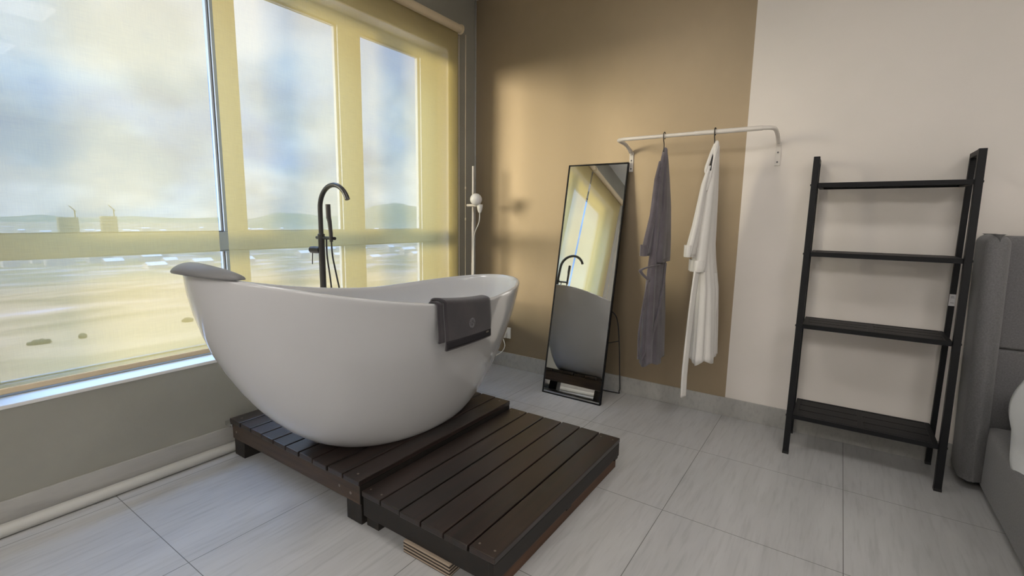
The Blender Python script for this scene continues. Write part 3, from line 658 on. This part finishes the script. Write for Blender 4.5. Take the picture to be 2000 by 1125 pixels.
for z in (.205, .668, 1.028, 1.365):
    y0, y1 = fy(z) - .004, by + .006
    xa, xb = SX0 + .0155, SX1 - .0155; T = .022
    r_ = MB().box(xa, xb, y0, y0 + .012, z - T, z).box(xa, xb, y1 - .012, y1, z - T, z).box(xa, xa + .020, y0 + .012, y1 - .012, z - T, z).box(xb - .020, xb, y0 + .012, y1 - .012, z - T, z)
    ns_ = 3; gap = .007; span = (y1 - .012) - (y0 + .012); wsl = (span - gap * (ns_ + 1)) / ns_
    r_.box((xa + xb) / 2 - .012, (xa + xb) / 2 + .012, y0 + .012, y1 - .012, z - .012, z - .002)
    for k in range(ns_):
        ya = y0 + .012 + gap + k * (wsl + gap)
        r_.box(xa + .020, (xa + xb) / 2 - .012, ya, ya + wsl, z - .009, z - .001).box((xa + xb) / 2 + .012, xb - .020, ya, ya + wsl, z - .009, z - .001)
    o = r_.build('shelf_board', M['shelf_black'], sh, bevel=.001, seg=1)
    for x in (SX0 - .0140, SX1 + .0140): MB().lathe([(0, -.003), (.005, -.003), (.005, .003), (0, .003)], (x, fy(z), z - .010), 10, 'x').build('bolt', M['hanger'], o)

# ------------------------------------------------------------------ bed
bed = thing('bed', (1.4, 1.9, 0), 'grey upholstered bed with winged headboard beside the ladder shelf', 'bed')
def slab_round(b, x0, x1, y0, y1, z0, z1, r, n=6):
    """box with strongly rounded vertical and top edges"""
    prof = [(z0, r * .6), (z0 + r * .4, 0)] + [(z1 - r + r * math.sin(PI / 2 * i / n), r * (1 - math.cos(PI / 2 * i / n))) for i in range(n + 1)]
    loops = []
    for z, ins in prof:
        l = []
        rr = max(r - ins * .3, .002)
        for cx, cy, a0 in ((x1 - rr, y1 - rr, 0), (x0 + rr, y1 - rr, 90), (x0 + rr, y0 + rr, 180), (x1 - rr, y0 + rr, 270)):
            for i in range(n + 1):
                a = math.radians(a0 + 90 * i / n)
                px, py = cx + rr * math.cos(a), cy + rr * math.sin(a)
                px += ins if cx < (x0 + x1) / 2 else -ins; py += ins if cy < (y0 + y1) / 2 else -ins
                l.append(Vector((px, py, z)))
        loops.append(l)
    return b.loft(loops)
wb = slab_round(MB(), .538, .624, 2.790, 3.02, .03, 1.135, .042)
for v in wb.v: v.x -= .030 * (v.z / 1.135) ** 1.0; v.y += .02 * v.z
wb.v = [Vector((v.x, min(v.y, 3.025), v.z)) for v in wb.v]
wb.build('headboard_wing', M['grey_fabric'], bed, smooth=True)
wb = slab_round(MB(), 2.22, 2.31, 2.80, 3.02, .03, 1.135, .042); wb.build('headboard_wing', M['grey_fabric'], bed, smooth=True)
slab_round(MB(), .585, 2.219, 2.925, 3.02, .12, .628, .012).build('lower_panel', M['grey_fabric'], bed, smooth='angle')
slab_round(MB(), .575, 2.219, 2.925, 3.02, .632, 1.128, .022).build('upper_panel', M['grey_fabric'], bed, smooth='angle')
slab_round(MB(), .612, 2.22, .85, 2.90, .02, .285, .03).build('base', M['grey_fabric'], bed, smooth='angle')
mb = slab_round(MB(), .690, 2.14, .92, 2.89, .286, .50, .05); mb.build('mattress', M['duvet'], bed, smooth='angle')
# duvet: puffed sheet hanging over the side
dv = MB(); loops = []
for i in range(41):
    y = .95 + 1.62 * i / 40; e_ = max(0.0, 1 - (abs(i - 20) / 20) ** 6) ** .5
    l = []
    for j in range(48):
        a = 2 * PI * j / 48; c, s_ = math.cos(a), math.sin(a)
        x = 1.415 + (.735 * math.copysign(abs(c) ** .55, c)); z = .598 + .092 * e_ * math.copysign(abs(s_) ** .7, s_)
        z += .012 * noise.noise(Vector((x * 4, y * 4, 0)))
        x += .02 * noise.noise(Vector((y * 6, z * 9, 3)))
        l.append(Vector((x, y, z)))
    loops.append(l)
dv.loft(loops)
tag(dv.build('duvet', M['duvet'], smooth=True), 'puffy white duvet lying on the grey bed', 'duvet')
# the side of the duvet that falls over the bed frame
def fall(u, v):
    y = 1.25 + 1.33 * u; k = v
    x = .655 - .028 * math.sin(min(1, k * 1.4) * PI * .8) + .012 * math.sin(u * 23 + k * 2) * k
    zb = .300 + .055 * math.sin(u * 11 + 1.2) + .03 * max(0, (u - .9) * 10)
    return (x - .004, y + .02 * math.sin(k * 5), .60 + (zb - .60) * k)
fo = bpy.data.objects['duvet']
MB().grid(fall, 60, 20).build('side_fall', M['duvet'], fo, smooth=True, solid=.02)

# ------------------------------------------------------------------ landscape outside
GZ = -58.0
def land_mat():
    m = bpy.data.materials.new('land'); m.use_nodes = True; t = m.node_tree; b = t.nodes['Principled BSDF']; L = t.links.new
    tc = t.nodes.new('ShaderNodeTexCoord'); sp = t.nodes.new('ShaderNodeSeparateXYZ'); L(tc.outputs['Object'], sp.inputs[0])
    def nz(s, d=6, dist=0, sc=(1, 1, 1)):
        mp = t.nodes.new('ShaderNodeMapping'); mp.inputs['Scale'].default_value = sc; mp.inputs['Rotation'].default_value = (0, 0, .35)
        n = t.nodes.new('ShaderNodeTexNoise'); n.inputs['Scale'].default_value = s; n.inputs['Detail'].default_value = d; n.inputs['Distortion'].default_value = dist
        L(tc.outputs['Object'], mp.inputs[0]); L(mp.outputs[0], n.inputs['Vector']); return n
    def ramp(n, pts):
        r = t.nodes.new('ShaderNodeValToRGB'); r.color_ramp.elements[0].position = pts[0][0]; r.color_ramp.elements[0].color = (*pts[0][1], 1)
        r.color_ramp.elements[1].position = pts[-1][0]; r.color_ramp.elements[1].color = (*pts[-1][1], 1)
        for p, c in pts[1:-1]: e = r.color_ramp.elements.new(p); e.color = (*c, 1)
        L(n.outputs[0], r.inputs[0]); return r
    sand = ramp(nz(.020, 6, 1.5, (1, .5, 1)), [(.36, (0.279, 0.186, 0.122)), (.50, (0.341, 0.215, 0.161)), (.58, (0.330, 0.227, 0.161)), (.66, (0.341, 0.275, 0.258))])
    green = ramp(nz(.012, 7, .8, (1.6, .6, 1)), [(.38, (0.160, 0.111, 0.061)), (.52, (0.244, 0.163, 0.096)), (.62, (0.285, 0.192, 0.122)), (.70, (0.321, 0.244, 0.219))])
    town = ramp(nz(.03, 6, 0, (1, .6, 1)), [(.42, (0.106, 0.098, 0.071)), (.54, (0.143, 0.129, 0.110)), (.70, (0.225, 0.200, 0.205))])
    # by true distance west of the tower
    def step(lo, hi):
        a = t.nodes.new('ShaderNodeMapRange'); a.inputs[1].default_value = lo; a.inputs[2].default_value = hi; L(wob.outputs[0], a.inputs[0]); return a
    wn = nz(.006, 4); wob = t.nodes.new('ShaderNodeMath'); wob.operation = 'MULTIPLY_ADD'; wob.inputs[1].default_value = 160
    ln = t.nodes.new('ShaderNodeVectorMath'); ln.operation = 'LENGTH'; L(tc.outputs['Object'], ln.inputs[0])
    L(wn.outputs[0], wob.inputs[0]); L(ln.outputs['Value'], wob.inputs[2])
    m1 = t.nodes.new('ShaderNodeMix'); m1.data_type = 'RGBA'; L(step(270, 300).outputs[0], m1.inputs[0]); L(sand.outputs[0], m1.inputs[6]); L(green.outputs[0], m1.inputs[7])
    m2 = t.nodes.new('ShaderNodeMix'); m2.data_type = 'RGBA'; L(step(560, 680).outputs[0], m2.inputs[0]); L(m1.outputs[2], m2.inputs[6]); L(town.outputs[0], m2.inputs[7])
    L(m2.outputs[2], b.inputs['Base Color']); b.inputs['Roughness'].default_value = .95; b.inputs['Specular IOR Level'].default_value = .1
    return m
M['land'] = land_mat(); M['hill'] = mat('hill', (.075, .095, .085), .95, spec=.05, var=(.006, (.105, .12, .11), .4, .6))
M['town'] = mat('town', (.28, .285, .30), .8); M['tower'] = mat('tower', (.13, .135, .12), .8); M['tree'] = mat('tree', (.03, .025, .015), .9)
tag(MB().grid(lambda u, v: (-7000 + 7040 * u, -5000 + 12000 * v, GZ), 20, 20).build('ground', M['land']), 'sandy and green open land far below the window', 'land', kind='structure')
CAMR = co.rotation_euler.to_matrix()
def bearing(px, py):
    """compass bearing and slope of something seen in that direction from the tower"""
    d = CAMR @ Vector(((px - 1000) / 935.19, (562.5 - py) / 935.19, -1)); hlen = math.hypot(d.x, d.y); return math.atan2(d.x, d.y), d.z / hlen
def hills(pts, D, depth, name, label):
    prof = [(bearing(px, py)[0], bearing(px, py)[1] * D + 1.17) for px, py in pts]
    def fn(u, v):
        a = prof[0][0] + (prof[-1][0] - prof[0][0]) * u; top = lerp(prof, a)
        top += (top - GZ) * .05 * noise.noise(Vector((a * 60, 0, 1)))
        R_ = D - depth + 2 * depth * v; h = GZ - 2 + (top - GZ + 2) * math.sin(PI * v) ** 1.3
        return (R_ * math.sin(a), R_ * math.cos(a), h)
    tag(MB().grid(fn, 140, 14).build(name, M['hill'], smooth=True), label, 'hills')
hills([(-500, 428), (0, 424), (80, 419), (160, 427), (260, 422), (360, 427), (430, 424), (490, 430), (600, 424), (1000, 430)], 4200, 500, 'hills', 'long low pale ridge on the horizon behind the left blind')
hills([(440, 440), (490, 428), (540, 415), (590, 417), (640, 424), (690, 418), (730, 402), (775, 396), (815, 404), (860, 418), (920, 440)], 2600, 350, 'hills', 'nearer rounded hill on the horizon behind the right blind')
def at(px, py, D):
    a, s_ = bearing(px, py); return D * math.sin(a), D * math.cos(a)
placed = []
while len(placed) < 80:
    px = random.uniform(-10, 870); D = random.choice((random.uniform(640, 840), random.uniform(1250, 2000)))
    x, y = at(px, 430, D); h = random.uniform(5, 12) * (D / 1400) ** .3; w_ = random.uniform(10, 26); dd = random.uniform(9, 16)
    if any(abs(x - a_) < 24 and abs(y - b_) < 34 for a_, b_ in placed): continue
    if abs(D - 1500) < 60 and px < 260: continue
    placed.append((x, y))
    b = MB().add([(x + i * dd / 2, y + j * w_ / 2, z) for z in (GZ, GZ + h) for i, j in ((-1, -1), (1, -1), (1, 1), (-1, 1))] + [(x, y - w_ / 2, GZ + h + 3), (x, y + w_ / 2, GZ + h + 3)],
                 [(3, 2, 1, 0), (0, 1, 5, 8, 4), (2, 3, 7, 9, 6), (1, 2, 6, 5), (3, 0, 4, 7), (4, 8, 9, 7), (5, 6, 9, 8)])
    tag(b.build('town_building', M['town']), 'small pale building of the distant town seen through the blinds', 'building', 'pale buildings of the distant town')
for px, wpx, topy, lab in ((132, 24, 424, 'grey tower block under construction on the left of the horizon'), (212, 20, 422, 'narrower grey tower block with a crane right of its neighbour')):
    D = 1500; x, y = at(px, 430, D); top = bearing(px, topy)[1] * D + 1.17; hw = wpx / 935 * D / 2 * .9
    r = thing('tower_block', (x, y, GZ), lab, 'building')
    b = MB().box(x - 8, x + 8, y - hw, y + hw, GZ, top)
    for k in range(6): b.box(x - 8.6, x + 8.6, y - hw - .6, y + hw + .6, GZ + (top - GZ) * (k + 1) / 6.5 - .5, GZ + (top - GZ) * (k + 1) / 6.5 + .4)
    b.build('tower', M['tower'], r)
    c = MB().bar((x, y + hw * .8, top), (x, y + hw * .8, top + 17), 1.6, 1.6, (1, 0, 0)).bar((x, y + hw * .8 + 3, top + 12), (x, y + hw * .8 - 9, top + 26), 1.3, 1.3, (1, 0, 0))
    c.build('crane', M['tree'], r)
def shrub(px, py, ln, lab):
    a, s_ = bearing(px, py); D = (GZ - 1.17) / s_; x, y = D * math.sin(a), D * math.cos(a); loops = []
    tx, ty = math.cos(a), -math.sin(a)
    for k in range(13):
        u = -1 + k / 6; e_ = max(0, 1 - u * u) ** .5 * (.8 + .3 * math.sin(k * 2.1)) + .02
        loops.append([Vector((x + tx * u * ln + math.cos(b_) * 0 , y + ty * u * ln + math.cos(b_) * 1.3 * e_, GZ + .6 + 1.4 * e_ * math.sin(b_) + .6 * e_)) for b_ in [2 * PI * i / 10 for i in range(10)]])
    tag(MB().loft(loops).build('hedge', M['tree'], smooth=True), lab, 'hedge')
shrub(78, 673, 4.2, 'dark brown clump of scrub on the sandy ground, lower left')
shrub(162, 661, 1.0, 'smallest dark clump of scrub on the sandy ground')
shrub(367, 629, 2.6, 'thin dark line of scrub on the ground beside the bathtub outline')
